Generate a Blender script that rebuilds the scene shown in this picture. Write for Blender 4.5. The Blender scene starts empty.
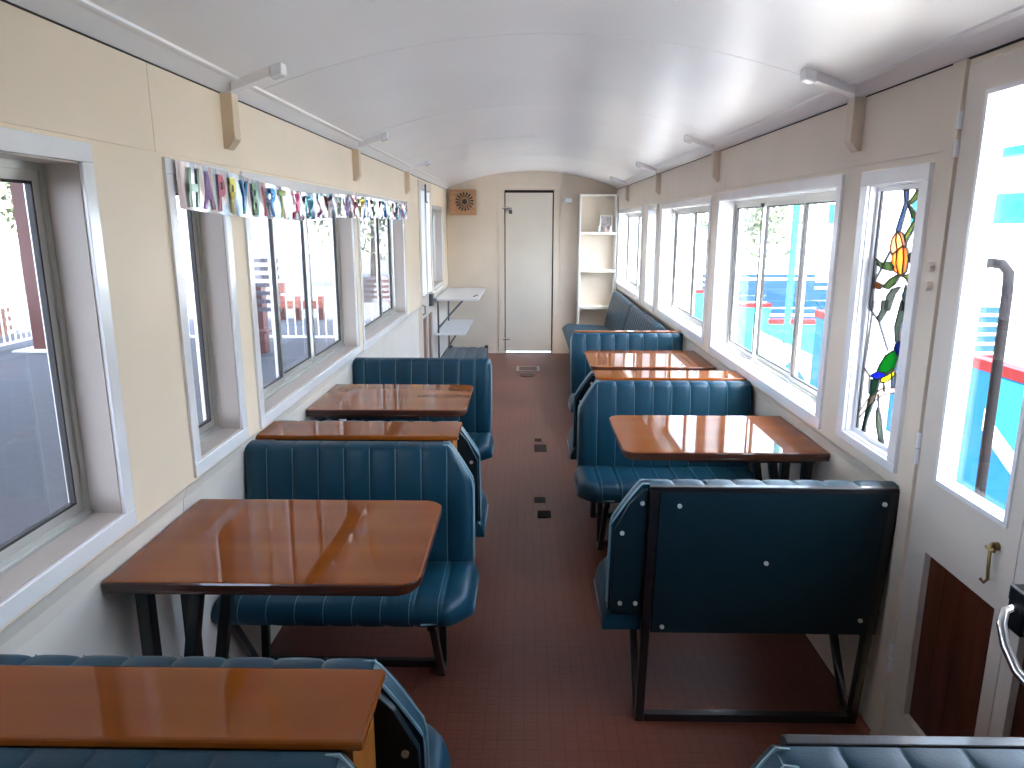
import bpy, bmesh, math, random
from mathutils import Vector, Matrix
random.seed(7)
S = bpy.context.scene
COL = S.collection
PI = math.pi

# ---------------------------------------------------------------- camera, world, sun, exposure
cam_d = bpy.data.cameras.new('camera')
cam = bpy.data.objects.new('camera', cam_d)
COL.objects.link(cam)
cam.location = (0, 0, 1.6)
cam.rotation_euler = (math.radians(90 - 12.58), math.radians(0.0), math.radians(1.083))
cam_d.sensor_width = 36
cam_d.lens = 719.0 / 1024 * 36
cam_d.clip_start = 0.02
S.camera = cam

w = bpy.data.worlds.new('sky'); S.world = w; w.use_nodes = True
nt = w.node_tree; nt.nodes.clear()
wo = nt.nodes.new('ShaderNodeOutputWorld'); wb = nt.nodes.new('ShaderNodeBackground')
sk = nt.nodes.new('ShaderNodeTexSky'); sk.sky_type = 'NISHITA'
sk.sun_disc = False; sk.sun_elevation = math.radians(52); sk.sun_rotation = math.radians(150)
sk.air_density = 1.0; sk.dust_density = 2.5; sk.ozone_density = 1.2
mx = nt.nodes.new('ShaderNodeMix'); mx.data_type = 'RGBA'
mx.inputs[0].default_value = 0.55
mx.inputs[7].default_value = (5.4, 6.4, 7.8, 1)      # bright thin overcast haze mixed into the blue
nt.links.new(sk.outputs[0], mx.inputs[6])
nt.links.new(mx.outputs[2], wb.inputs[0]); wb.inputs[1].default_value = 0.32
nt.links.new(wb.outputs[0], wo.inputs[0])

sun_d = bpy.data.lights.new('sun', 'SUN'); sun = bpy.data.objects.new('sun', sun_d); COL.objects.link(sun)
sun_d.energy = 7.0; sun_d.angle = math.radians(0.6); sun_d.color = (1, .95, .87)
SUN_FROM = Vector((0.14, -0.55, 0.95)).normalized()     # high, behind the camera and slightly right
sun.rotation_euler = SUN_FROM.to_track_quat('Z', 'Y').to_euler()
sun.location = (3, -6, 10)

S.view_settings.view_transform = 'Standard'; S.view_settings.look = 'None'
S.view_settings.gamma = 1; S.view_settings.use_curve_mapping = False
S.view_settings.exposure = 2.95
try:
    S.cycles.sample_clamp_indirect = 2.5; S.cycles.max_bounces = 10; S.cycles.diffuse_bounces = 6; S.cycles.transparent_max_bounces = 16
except Exception: pass

# ---------------------------------------------------------------- materials
MATS = {}
def mat(name, col, rough=.5, metal=0, spec=.5, coat=0, coat_r=.05, var=0.0, scale=8, bump=0, bscale=60, emit=None, trans=0):
    if name in MATS: return MATS[name]
    m = bpy.data.materials.new(name); m.use_nodes = True; n = m.node_tree; b = n.nodes['Principled BSDF']
    b.inputs['Base Color'].default_value = (*col, 1); b.inputs['Roughness'].default_value = rough
    b.inputs['Metallic'].default_value = metal; b.inputs['Specular IOR Level'].default_value = spec
    b.inputs['Coat Weight'].default_value = coat; b.inputs['Coat Roughness'].default_value = coat_r
    tc = n.nodes.new('ShaderNodeTexCoord')
    if var:
        nz = n.nodes.new('ShaderNodeTexNoise'); nz.inputs['Scale'].default_value = scale; nz.inputs['Detail'].default_value = 5
        n.links.new(tc.outputs['Object'], nz.inputs['Vector'])
        r = n.nodes.new('ShaderNodeValToRGB')
        r.color_ramp.elements[0].position = .3; r.color_ramp.elements[1].position = .7
        r.color_ramp.elements[0].color = (*[c * (1 - var) for c in col], 1)
        r.color_ramp.elements[1].color = (*[min(1, c * (1 + var)) for c in col], 1)
        n.links.new(nz.outputs['Fac'], r.inputs['Fac']); n.links.new(r.outputs['Color'], b.inputs['Base Color'])
    if bump:
        nz2 = n.nodes.new('ShaderNodeTexNoise'); nz2.inputs['Scale'].default_value = bscale; nz2.inputs['Detail'].default_value = 3
        n.links.new(tc.outputs['Object'], nz2.inputs['Vector'])
        bp = n.nodes.new('ShaderNodeBump'); bp.inputs['Strength'].default_value = bump; bp.inputs['Distance'].default_value = .004
        n.links.new(nz2.outputs['Fac'], bp.inputs['Height']); n.links.new(bp.outputs['Normal'], b.inputs['Normal'])
    MATS[name] = m
    return m

def wood(name, c1, c2, rough=.35, coat=0, axis=0, scale=6, spec=.3, detail=7):
    if name in MATS: return MATS[name]
    m = bpy.data.materials.new(name); m.use_nodes = True; n = m.node_tree; b = n.nodes['Principled BSDF']
    b.inputs['Roughness'].default_value = rough; b.inputs['Coat Weight'].default_value = coat
    b.inputs['Coat Roughness'].default_value = .03; b.inputs['Specular IOR Level'].default_value = spec
    tc = n.nodes.new('ShaderNodeTexCoord'); mp = n.nodes.new('ShaderNodeMapping')
    sc = [scale * 5] * 3; sc[axis] = scale * .5
    mp.inputs['Scale'].default_value = sc
    n.links.new(tc.outputs['Object'], mp.inputs['Vector'])
    nz = n.nodes.new('ShaderNodeTexNoise'); nz.inputs['Scale'].default_value = 1.0; nz.inputs['Detail'].default_value = detail
    nz.inputs['Roughness'].default_value = .5; nz.inputs['Distortion'].default_value = .3
    n.links.new(mp.outputs[0], nz.inputs['Vector'])
    r = n.nodes.new('ShaderNodeValToRGB'); r.color_ramp.elements[0].position = .32; r.color_ramp.elements[1].position = .68
    r.color_ramp.elements[0].color = (*c1, 1); r.color_ramp.elements[1].color = (*c2, 1)
    n.links.new(nz.outputs['Fac'], r.inputs['Fac']); n.links.new(r.outputs['Color'], b.inputs['Base Color'])
    MATS[name] = m
    return m

CREAM = mat('cream paint', (.86, .725, .575), .42, var=.035, scale=3, bump=.05, bscale=25)
CREAM2 = mat('pale cream paint', (.79, .735, .67), .4, var=.03, scale=3, bump=.05, bscale=25)
ENDCREAM = mat('end wall paint', (.69, .585, .475), .5, var=.05, scale=2.5)
DOORCREAM = mat('end door paint', (.66, .595, .51), .4, var=.03, scale=3)
LETTERBOARD = mat('pale cream wall paint right', (.72, .63, .53), .42, var=.04, scale=3, bump=.05, bscale=25)
TRIMW = mat('white gloss trim paint', (.87, .88, .92), .22, spec=.7, coat=.6, coat_r=.12, var=.02, scale=10)
REVEAL_SHADE = mat('shaded reveal paint', (.52, .455, .41), .45, var=.03)  # left reveals only: their shade is put into this darker colour
CEILW = mat('ceiling gloss white', (.86, .85, .87), .30, coat=.25, coat_r=.2, var=.03, scale=1.6, bump=.12, bscale=4)
DARKGAP = mat('dark gap', (.03, .025, .02), .8)
ALU = mat('aluminium', (.62, .62, .60), .32, metal=.85)
RUBBER = mat('dark rubber', (.03, .028, .03), .5)
BLACKM = mat('black enamel steel', (.005, .0055, .008), .35, coat=.3)
CHROME = mat('chrome', (.85, .85, .87), .08, metal=1)
BRASS = mat('old brass', (.26,.18,.08), .38, metal=1)
TEAL = mat('teal vinyl', (.004, .045, .078), .40, spec=.35, var=.10, scale=5, bump=.10, bscale=180)
TEALB = mat('teal backing vinyl', (.0025, .014, .022), .42, spec=.3, var=.08, scale=4, bump=.10, bscale=180)
PIPING = mat('grey blue piping', (.22, .36, .42), .3)
STITCH = mat('pale stitching', (.10, .24, .30), .45)
TABLE = wood('varnished table wood', (.225, .054, .006), (.285, .076, .010), .4, coat=.8, axis=0, scale=1.6, spec=.0, detail=1.5)
TABLEEDGE = wood('dark table edge wood', (.055, .014, .006), (.09, .024, .009), .3, coat=.9, axis=0, scale=5)
ENDWOOD = wood('orange end board wood', (.38, .12, .02), (.52, .18, .035), .35, coat=.5, axis=2)
CEDAR = wood('dark red cedar', (.055, .012, .006), (.12, .030, .013), .4, coat=.25, axis=2, scale=8)
BROWNP = wood('brown door panel', (.20, .095, .055), (.28, .14, .08), .45, axis=2)
SPEAKW = wood('tan plywood', (.36, .19, .10), (.48, .27, .15), .5, axis=0)
SHELFW = mat('white shelf paint', (.76, .75, .70), .35)
DESKW = mat('white laminate', (.78, .79, .80), .3)
GREYM = mat('grey metal', (.12, .13, .15), .35, metal=.6)

def floor_mat():
    m = bpy.data.materials.new('red brown tiled lino'); m.use_nodes = True; n = m.node_tree; b = n.nodes['Principled BSDF']
    tc = n.nodes.new('ShaderNodeTexCoord')
    br = n.nodes.new('ShaderNodeTexBrick'); br.offset = 0.0; br.squash = 1
    br.inputs['Scale'].default_value = 1.0; br.inputs['Brick Width'].default_value = .043; br.inputs['Row Height'].default_value = .043
    br.inputs['Mortar Size'].default_value = .0032; br.inputs['Mortar Smooth'].default_value = .5
    br.inputs['Color1'].default_value = (.150, .045, .028, 1); br.inputs['Color2'].default_value = (.140, .042, .026, 1)
    br.inputs['Mortar'].default_value = (.110, .033, .022, 1)
    n.links.new(tc.outputs['Object'], br.inputs['Vector'])
    nz = n.nodes.new('ShaderNodeTexNoise'); nz.inputs['Scale'].default_value = 1.3; nz.inputs['Detail'].default_value = 6
    n.links.new(tc.outputs['Object'], nz.inputs['Vector'])
    mr = n.nodes.new('ShaderNodeMapRange'); mr.inputs[1].default_value = .3; mr.inputs[2].default_value = .7
    mr.inputs[3].default_value = .82; mr.inputs[4].default_value = 1.2
    n.links.new(nz.outputs['Fac'], mr.inputs[0])
    mm = n.nodes.new('ShaderNodeMix'); mm.data_type = 'RGBA'; mm.blend_type = 'MULTIPLY'; mm.inputs[0].default_value = 1
    n.links.new(br.outputs['Color'], mm.inputs[6]); n.links.new(mr.outputs[0], mm.inputs[7])
    n.links.new(mm.outputs[2], b.inputs['Base Color'])
    b.inputs['Roughness'].default_value = .42; b.inputs['Specular IOR Level'].default_value = .45
    bp = n.nodes.new('ShaderNodeBump'); bp.inputs['Strength'].default_value = .22; bp.inputs['Distance'].default_value = .002; bp.invert = True
    n.links.new(br.outputs['Fac'], bp.inputs['Height']); n.links.new(bp.outputs['Normal'], b.inputs['Normal'])
    return m
FLOORM = floor_mat()

def glass_mat(name, tint=(.97, .98, .98), refl=.09):
    m = bpy.data.materials.new(name); m.use_nodes = True; n = m.node_tree; n.nodes.clear()
    o = n.nodes.new('ShaderNodeOutputMaterial'); t = n.nodes.new('ShaderNodeBsdfTransparent'); g = n.nodes.new('ShaderNodeBsdfGlossy')
    t.inputs[0].default_value = (*tint, 1); g.inputs['Roughness'].default_value = .01
    lw = n.nodes.new('ShaderNodeLayerWeight'); lw.inputs[0].default_value = .5
    pw = n.nodes.new('ShaderNodeMath'); pw.operation = 'POWER'; pw.inputs[1].default_value = 4.5
    f = n.nodes.new('ShaderNodeMath'); f.operation = 'MULTIPLY_ADD'; f.inputs[1].default_value = .6; f.inputs[2].default_value = .03
    n.links.new(lw.outputs['Facing'], pw.inputs[0]); n.links.new(pw.outputs[0], f.inputs[0])
    mx = n.nodes.new('ShaderNodeMixShader'); n.links.new(f.outputs[0], mx.inputs[0])
    n.links.new(t.outputs[0], mx.inputs[1]); n.links.new(g.outputs[0], mx.inputs[2]); n.links.new(mx.outputs[0], o.inputs[0])
    return m
GLASS = glass_mat('clear window glass')
GLASSL = glass_mat('faintly tinted window glass', (.80, .80, .82))

def stained(name, col, tl=.35):
    m = bpy.data.materials.new('stained glass ' + name); m.use_nodes = True; n = m.node_tree; n.nodes.clear()
    o = n.nodes.new('ShaderNodeOutputMaterial'); t = n.nodes.new('ShaderNodeBsdfTransparent'); t.inputs[0].default_value = (*col, 1)
    tr = n.nodes.new('ShaderNodeBsdfTranslucent'); tr.inputs[0].default_value = (*col, 1)
    df = n.nodes.new('ShaderNodeBsdfDiffuse'); df.inputs[0].default_value = (*col, 1)
    a = n.nodes.new('ShaderNodeMixShader'); a.inputs[0].default_value = tl
    b = n.nodes.new('ShaderNodeMixShader'); b.inputs[0].default_value = .2
    n.links.new(t.outputs[0], a.inputs[1]); n.links.new(tr.outputs[0], a.inputs[2])
    n.links.new(a.outputs[0], b.inputs[1]); n.links.new(df.outputs[0], b.inputs[2]); n.links.new(b.outputs[0], o.inputs[0])
    return m
SG = {k: stained(k, tuple(min(1, q*1.9+.02) for q in c)) for k, c in dict(bluegrey=(.10, .14, .22), green=(.085, .115, .055), lime=(.17, .20, .08), cream=(.5, .45, .36),
     pink=(.62, .26, .18), peach=(.68, .36, .16), orange=(.50, .24, .08), amber=(.42, .19, .07), brown=(.12, .055, .02),
     greygreen=(.10, .115, .095), navy=(.01, .03, .13), emerald=(.004, .11, .018), blue=(.015, .03, .28), yellow=(.55, .48, .05),
     tailgreen=(.015, .05, .03), pale=(.42, .34, .30)).items()}
LEAD = mat('lead came', (.05, .05, .055), .5, metal=.3)

# ---------------------------------------------------------------- mesh helpers
class MB:
    def __init__(s): s.v = []; s.f = []
    def add(s, vs, fs):
        o = len(s.v); s.v += [tuple(v) for v in vs]; s.f += [tuple(i + o for i in f) for f in fs]; return s
    def box(s, a, b):
        x0, y0, z0 = a; x1, y1, z1 = b
        return s.add([(x0,y0,z0),(x1,y0,z0),(x1,y1,z0),(x0,y1,z0),(x0,y0,z1),(x1,y0,z1),(x1,y1,z1),(x0,y1,z1)],
                     [(0,3,2,1),(4,5,6,7),(0,1,5,4),(1,2,6,5),(2,3,7,6),(3,0,4,7)])
    def bar(s, p, q, w, h=None, up=(0,0,1)):
        h = h or w; p = Vector(p); q = Vector(q); d = (q - p).normalized(); u = Vector(up)
        if abs(d.dot(u)) > .95: u = Vector((0,1,0))
        a = d.cross(u).normalized(); b = a.cross(d).normalized()
        vs = [c + a * sx * w / 2 + b * sy * h / 2 for c in (p, q) for sx, sy in ((-1,-1),(1,-1),(1,1),(-1,1))]
        return s.add(vs, [(0,1,2,3),(7,6,5,4),(0,4,5,1),(1,5,6,2),(2,6,7,3),(3,7,4,0)])
    def tube(s, pts, r, n=8):
        pts = [Vector(p) for p in pts]; rings = []
        prev = None
        for i, p in enumerate(pts):
            d = (pts[min(i+1, len(pts)-1)] - pts[max(i-1, 0)]).normalized()
            if prev is None:
                u = Vector((0,0,1)) if abs(d.z) < .9 else Vector((1,0,0)); a = d.cross(u).normalized()
            else: a = (prev - d * prev.dot(d)).normalized()
            prev = a; b = d.cross(a)
            rings.append([p + (a*math.cos(2*PI*k/n) + b*math.sin(2*PI*k/n))*r for k in range(n)])
        vs = [v for rg in rings for v in rg]; fs = []
        for i in range(len(rings)-1):
            for k in range(n):
                fs.append((i*n+k, i*n+(k+1)%n, (i+1)*n+(k+1)%n, (i+1)*n+k))
        fs.append(tuple(range(n))[::-1]); fs.append(tuple((len(rings)-1)*n+k for k in range(n)))
        return s.add(vs, fs)
    def prism(s, poly, fn0, fn1):
        n = len(poly); vs = [fn0(*p) for p in poly] + [fn1(*p) for p in poly]
        return s.add(vs, [tuple(range(n)), tuple(range(2*n-1, n-1, -1))] + [(i, (i+1)%n, n+(i+1)%n, n+i) for i in range(n)])
    def loops(s, loops):            # closed sections skinned together, capped
        n = len(loops[0]); vs = [v for l in loops for v in l]; fs = []
        for i in range(len(loops)-1):
            for k in range(n): fs.append((i*n+k, i*n+(k+1)%n, (i+1)*n+(k+1)%n, (i+1)*n+k))
        fs.append(tuple(range(n))[::-1]); fs.append(tuple((len(loops)-1)*n+k for k in range(n)))
        return s.add(vs, fs)
    def mesh(s, name, m, smooth=False, bevel=0, shift=(0,0,0)):
        me = bpy.data.meshes.new(name)
        me.from_pydata([(x-shift[0], y-shift[1], z-shift[2]) for x, y, z in s.v], [], s.f)
        bm = bmesh.new(); bm.from_mesh(me)
        if bevel:
            bmesh.ops.remove_doubles(bm, verts=bm.verts, dist=1e-6)
            bmesh.ops.recalc_face_normals(bm, faces=bm.faces)
            bmesh.ops.bevel(bm, geom=[e for e in bm.edges if e.is_manifold and e.calc_face_angle(0) > .5], offset=bevel, segments=2, affect='EDGES', profile=.5)
        bmesh.ops.recalc_face_normals(bm, faces=bm.faces)
        bm.to_mesh(me); bm.free()
        if smooth:
            for p in me.polygons: p.use_smooth = True
            me.set_sharp_from_angle(angle=math.radians(40))
        me.materials.append(m)
        return me

def link(name, me, parent=None, loc=None):
    o = bpy.data.objects.new(name, me); COL.objects.link(o)
    if loc is not None: o.location = loc
    if parent: o.parent = parent
    return o
def obj(name, mb, m, parent=None, smooth=False, bevel=0):
    """a mesh in world coordinates; children are shifted to their parent's origin (all parents are unrotated)"""
    sh = (0,0,0)
    p = parent
    while p: sh = tuple(a+b for a, b in zip(sh, p.location)); p = p.parent
    return link(name, mb.mesh(name, m, smooth, bevel, sh), parent)
def empty(name, loc, label=None, cat=None, group=None, kind=None):
    o = bpy.data.objects.new(name, None); COL.objects.link(o); o.location = loc; o.empty_display_size = .1
    return tag(o, label, cat, group, kind)
def tag(o, label=None, cat=None, group=None, kind=None):
    if label: o['label'] = label
    if cat: o['category'] = cat
    if group: o['group'] = group
    if kind: o['kind'] = kind
    return o
def struct(o, label=None, cat=None): return tag(o, label, cat, None, 'structure')

# ---------------------------------------------------------------- shell
XL, XR, YN, YE = -.964, 1.10, -1.25, 8.97
XLO, XRO = -1.09, 1.235
ZW = 2.0

def wall_cells(mb, x0, x1, ya, yb, za, zb, ops):
    ys = sorted({ya, yb, *[o[0] for o in ops], *[o[1] for o in ops]}); zs = sorted({za, zb, *[o[2] for o in ops], *[o[3] for o in ops]})
    ys = [y for y in ys if ya <= y <= yb]; zs = [z for z in zs if za <= z <= zb]
    for i in range(len(ys)-1):
        for j in range(len(zs)-1):
            cy = (ys[i]+ys[i+1])/2; cz = (zs[j]+zs[j+1])/2
            if any(o[0] < cy < o[1] and o[2] < cz < o[3] for o in ops): continue
            mb.box((x0, ys[i], zs[j]), (x1, ys[i+1], zs[j+1]))
LW = dict(w1=(.10,1.597,.92,1.73), w2=(2.01,2.33,.918,1.73), w3=(2.54,4.05,.912,1.73), w4=(4.235,5.74,.90,1.73), d=(6.60,7.42,.0,1.985), w5=(7.53,8.40,.945,1.74))
RW = dict(d=(1.075,1.975,.0,1.985), n1=(2.085,2.40,.905,1.717), w1=(2.64,4.21,.893,1.727), w2=(4.444,5.95,.91,1.717), n2=(6.21,6.63,.91,1.717), w3=(7.0,8.70,.91,1.717))
m = MB(); wall_cells(m, XLO, XL, YN, YE, .868, ZW+.12, list(LW.values())); wall_cells(m, XLO, XL-.028, YN, YE, -.02, .868, [LW['d']]); wl = struct(obj('wall_left', m, CREAM))
m = MB(); wall_cells(m, XR, XRO, YN, YE, .84, ZW+.12, list(RW.values())); wall_cells(m, XR+.028, XRO, YN, YE, -.02, .84, [RW['d']]); wr = struct(obj('wall_right', m, LETTERBOARD))
m = MB().box((XLO,YN,-.10), (XRO,YE+.1,0)); fl = struct(obj('floor', m, FLOORM))
m = MB().box((XLO,YN-.08,-.02), (XRO,YN,2.35)); struct(obj('wall_near', m, ENDCREAM))
# far end wall with the door opening
DX0, DX1, DZ = -.262, .337, 1.995
m = MB()
for a, b in (((XLO,YE,-.02),(DX0,YE+.09,2.4)), ((DX1,YE,-.02),(XRO,YE+.09,2.4)), ((DX0,YE,DZ),(DX1,YE+.09,2.4))): m.box(a, b)
wf = struct(obj('wall_far', m, ENDCREAM))

# ceiling: arched backing with one panel between every pair of seams
def arch(x, crown=2.215): return crown - .185*(x-.068)**2
def arch_strip(y0, y1, lift, th, n=24, xa=XL-.02, xb=XR+.02):
    mb = MB(); lps = []
    sec = [(xa+(xb-xa)*i/n) for i in range(n+1)]
    for y in (y0, y1):
        lps.append([(x, y, arch(x)+lift) for x in sec] + [(x, y, arch(x)+lift+th) for x in reversed(sec)])
    mb.loops(lps); return mb
ce = struct(obj('ceiling', arch_strip(YN, YE+.05, .012, .03), DARKGAP))
SEAMS = [YN, .72, 2.58, 4.02, 5.45, 6.95, YE]
for a, b in zip(SEAMS, SEAMS[1:]): obj('panel', arch_strip(a+.0022, b-.0022, 0, .011), CEILW, ce, smooth=True)
obj('roof_skin', arch_strip(YN-.3, YE+.4, .07, .03, xa=XL-.22, xb=XR+.22), mat('roof paint', (.45,.45,.47), .5), ce)

# cornices
for side, xw, dx, nm in ((-1, XL, .056, 'trim_1'), (1, XR, -.056, 'trim_2')):
    m = MB()
    xi = xw + dx
    m.loops([[(xw, y, 2.0), (xi, y, 2.043), (xi, y, arch(xi)+.02), (xw, y, arch(xw)+.02)] for y in (YN, YE)])
    t = struct(obj(nm, m, CEILW))
    rb = MB().tube([(xi+dx*.05, YN, 2.046), (xi+dx*.05, YE, 2.046)], .012); obj('ridge_moulding', rb, CEILW, t, smooth=True)
    rb = MB().tube([(xi+dx*.28, YN, 2.058), (xi+dx*.28, YE, 2.058)], .006); obj('bead', rb, CEILW, t, smooth=True)
    s_ = 1 if dx > 0 else -1
    obj('joint_line', MB().box((min(xw, xw+s_*.0055), YN, 1.9968), (max(xw, xw+s_*.0055), YE, 2.0012)), DARKGAP, t)

# roof rib stubs and wall brackets at every rib
RIBSL = [.62, 2.40, 4.15, 5.90]; RIBSR = [.68, 2.51, 4.29, 6.12, 7.95]
def stub(xw, s, y):
    t = struct(empty('trim_3', (xw, y, 2.05)))
    m = MB(); pts = [(xw+s*.04), (xw+s*.165)]
    m.loops([[(x, y-.022, arch(x)-.028), (x, y+.022, arch(x)-.028), (x, y+.022, arch(x)+.004), (x, y-.022, arch(x)+.004)] for x in pts])
    obj('rib_stub', m, CEILW, t, bevel=.003)
    m = MB().loops([[(x, y-.026, arch(x)-.034), (x, y+.026, arch(x)-.034), (x, y+.026, arch(x)+.004), (x, y-.026, arch(x)+.004)] for x in (xw+s*.165, xw+s*.205)])
    obj('end_cap', m, TRIMW, t, bevel=.006)
def bracket(xw, s, y, mt):
    p = [(0,2.0),(.042,2.0),(.042,1.862),(.018,1.832),(0,1.832)]
    m = MB().prism(p, lambda a, z: (xw+s*a, y-.026, z), lambda a, z: (xw+s*a, y+.026, z))
    struct(obj('trim_4', m, mt, bevel=.002))
BRK = mat('tan bracket paint', (.70,.56,.40), .35)
BRKR = mat('beige bracket paint', (.66,.57,.47), .35)
for y in RIBSL: stub(XL, 1, y); bracket(XL, 1, y, BRK)
for y in RIBSR: stub(XR, -1, y); bracket(XR, -1, y, BRKR)

# raised wall boards (3-4 mm proud), children of their walls
def board(par, xw, s, y0, y1, z0, z1, mt, th=.004):
    obj('panel', MB().box((min(xw, xw+s*th), y0+.0012, z0), (max(xw, xw+s*th), y1-.0012, z1)), mt, par, bevel=.0008)
cuts = [YN, .64, 1.93, 4.28, 6.05, 6.56]
for a, b in zip(cuts, cuts[1:]): board(wl, XL, 1, a, b, 1.782, 1.9985, CREAM)
board(wl, XL, 1, 7.46, YE, 1.80, 1.9985, CREAM)
def lower_board(a, b):
    sec = [(XL-.028, 0), (XL-.022, 0), (XL-.022, .79), (XL-.018, .825), (XL-.006, .855), (XL+.002, .8675), (XL-.028, .8675)]
    obj('panel', MB().loops([[(x, y, z) for x, z in sec] for y in (a+.0012, b-.0012)]), CREAM2, wl)
for a, b in ((YN,.52),(.52,1.93),(1.93,3.4),(3.4,4.9),(4.9,6.56)): lower_board(a, b)
lower_board(7.46, YE)
cuts = [2.0, 4.12, 5.6, 7.2, YE]
for a, b in zip(cuts, cuts[1:]): board(wr, XR, -1, a, b, 1.785, 1.9985, LETTERBOARD)
def lower_board_r(a, b):
    sec = [(XR+.028, 0), (XR+.022, 0), (XR+.022, .79), (XR+.016, .815), (XR+.004, .832), (XR-.002, .8395), (XR+.028, .8395)]
    obj('panel', MB().loops([[(x, y, z) for x, z in sec] for y in (a+.0012, b-.0012)]), LETTERBOARD, wr)
for a, b in ((YN,1.05),(1.99,3.5),(3.5,5.0),(5.0,6.9),(6.9,YE)): lower_board_r(a, b)
board(wr, XR, -1, 1.93, 1.99, .0, 1.9985, LETTERBOARD, .012)
obj('post_core', MB().box((XR-.002, 1.9265, 0), (XR+.022, 1.99, 1.985)), LETTERBOARD, wr)
m = MB()
for z in (1.487, 1.437):
    m = MB().tube([(XR-.012, 1.966, z), (XR-.026, 1.966, z)], .013, 12)
    obj('button_plug', m, LETTERBOARD, wr, smooth=True)

# windows
def frame_bars(mb, x0, x1, y0, y1, z0, z1, t):
    for a, b in (((x0,y0,z0),(x1,y1,z0+t)), ((x0,y0,z1-t),(x1,y1,z1)), ((x0,y0,z0+t),(x1,y0+t,z1-t)), ((x0,y1-t,z0+t),(x1,y1,z1-t))): mb.box(a, b)
wn = [0]
def window(side, op, splits, gx, trimw=.042, glass=None, sashes=True, latch=True):
    y0, y1, z0, z1 = op; wn[0] += 1
    xw = XL if side < 0 else XR; s = 1 if side < 0 else -1       # s points into the room
    W = struct(empty('window_%d' % wn[0], (xw, (y0+y1)/2, z0)))
    x_in = xw + s*.009
    # four trim boards
    for a, b in (((y0-trimw, z1), (y1+trimw, z1+trimw)), ((y0-trimw, z0-trimw), (y1+trimw, z0)), ((y0-trimw, z0), (y0, z1)), ((y1, z0), (y1+trimw, z1))):
        obj('trim_board', MB().box((min(xw-s*.002, x_in), a[0], a[1]), (max(xw-s*.002, x_in), b[0], b[1])), TRIMW, W, bevel=.0018)
    xg = gx
    # reveal boards
    xo = xg - s*.03
    sm = TRIMW if side > 0 else REVEAL_SHADE
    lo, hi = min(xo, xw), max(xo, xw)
    t = .004
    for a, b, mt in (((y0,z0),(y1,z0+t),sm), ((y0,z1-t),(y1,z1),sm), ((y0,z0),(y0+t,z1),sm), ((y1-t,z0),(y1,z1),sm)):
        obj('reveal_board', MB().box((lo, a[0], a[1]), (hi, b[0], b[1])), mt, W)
    # outer frame with tracks
    fm = MB(); frame_bars(fm, min(xg-s*.028, xg+s*.012), max(xg-s*.028, xg+s*.012), y0+t, y1-t, z0+t, z1-t, .016)
    fm.box((min(xg+s*.012, xg+s*.02), y0+t, z0+t), (max(xg+s*.012, xg+s*.02), y1-t, z0+t+.007))
    obj('window_frame', fm, ALU, W)
    ys = [y0+.02] + list(splits) + [y1-.02]
    for i in range(len(ys)-1):
        xx = xg - s*(.016 if i % 2 else .0)
        a = ys[i] - (.012 if i else 0); b = ys[i+1] + (.012 if i < len(ys)-2 else 0)
        sh = MB(); frame_bars(sh, xx-.006, xx+.006, a, b, z0+.02, z1-.02, .022)
        so = obj('sash', sh, ALU, W)
        g = MB(); frame_bars(g, xx-.0066, xx+.0066, a+.022, b-.022, z0+.042, z1-.042, .006); obj('gasket', g, RUBBER, so)
        obj('pane', MB().box((xx-.0015, a+.02, z0+.04), (xx+.0015, b-.02, z1-.04)), glass or GLASS, so)
        if latch and i:
            obj('latch', MB().box((min(xx, xx+s*.016), ys[i]-.012, z1-.05), (max(xx, xx+s*.016), ys[i]+.012, z1-.028)), RUBBER, W, bevel=.002)
    return W
GXL, GXR = -1.05, 1.19
window(-1, LW['w1'], [], GXL, glass=GLASSL)
window(-1, LW['w2'], [], GXL, glass=GLASSL)
window(-1, LW['w3'], [3.02, 3.49], GXL, glass=GLASSL, latch=False)
window(-1, LW['w4'], [5.2], GXL, glass=GLASSL, latch=False)
window(-1, LW['w5'], [7.98], GXL, glass=GLASSL)
window(1, RW['w1'], [3.17, 3.72], GXR)
window(1, RW['w2'], [5.20], GXR)
window(1, RW['n2'], [], GXR)
window(1, RW['w3'], [7.8], GXR)

# leadlight window: trim, reveal, clear pane and stained pieces with lead cames
y0, y1, z0, z1 = RW['n1']; wn[0] += 1
W = struct(empty('window_%d' % wn[0], (XR, (y0+y1)/2, z0)))
for a, b in (((y0-.045, z1), (y1+.045, z1+.045)), ((y0-.045, z0-.028), (y1+.045, z0)), ((y0-.045, z0), (y0, z1)), ((y1, z0), (y1+.045, z1))):
    obj('trim_board', MB().box((XR-.012, a[0], a[1]), (XR+.002, b[0], b[1])), TRIMW, W, bevel=.002)
for a, b in (((y0,z0),(y1,z0+.004)), ((y0,z1-.004),(y1,z1)), ((y0,z0),(y0+.004,z1)), ((y1-.004,z0),(y1,z1))):
    obj('reveal_board', MB().box((XR, a[0], a[1]), (XRO, b[0], b[1])), TRIMW, W)
fm = MB(); frame_bars(fm, 1.122, 1.15, y0+.004, y1-.004, z0+.004, z1-.004, .014); obj('window_frame', fm, TRIMW, W)
obj('pane', MB().box((1.137, y0+.015, z0+.015), (1.139, y1-.015, z1-.015)), GLASS, W)
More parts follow.
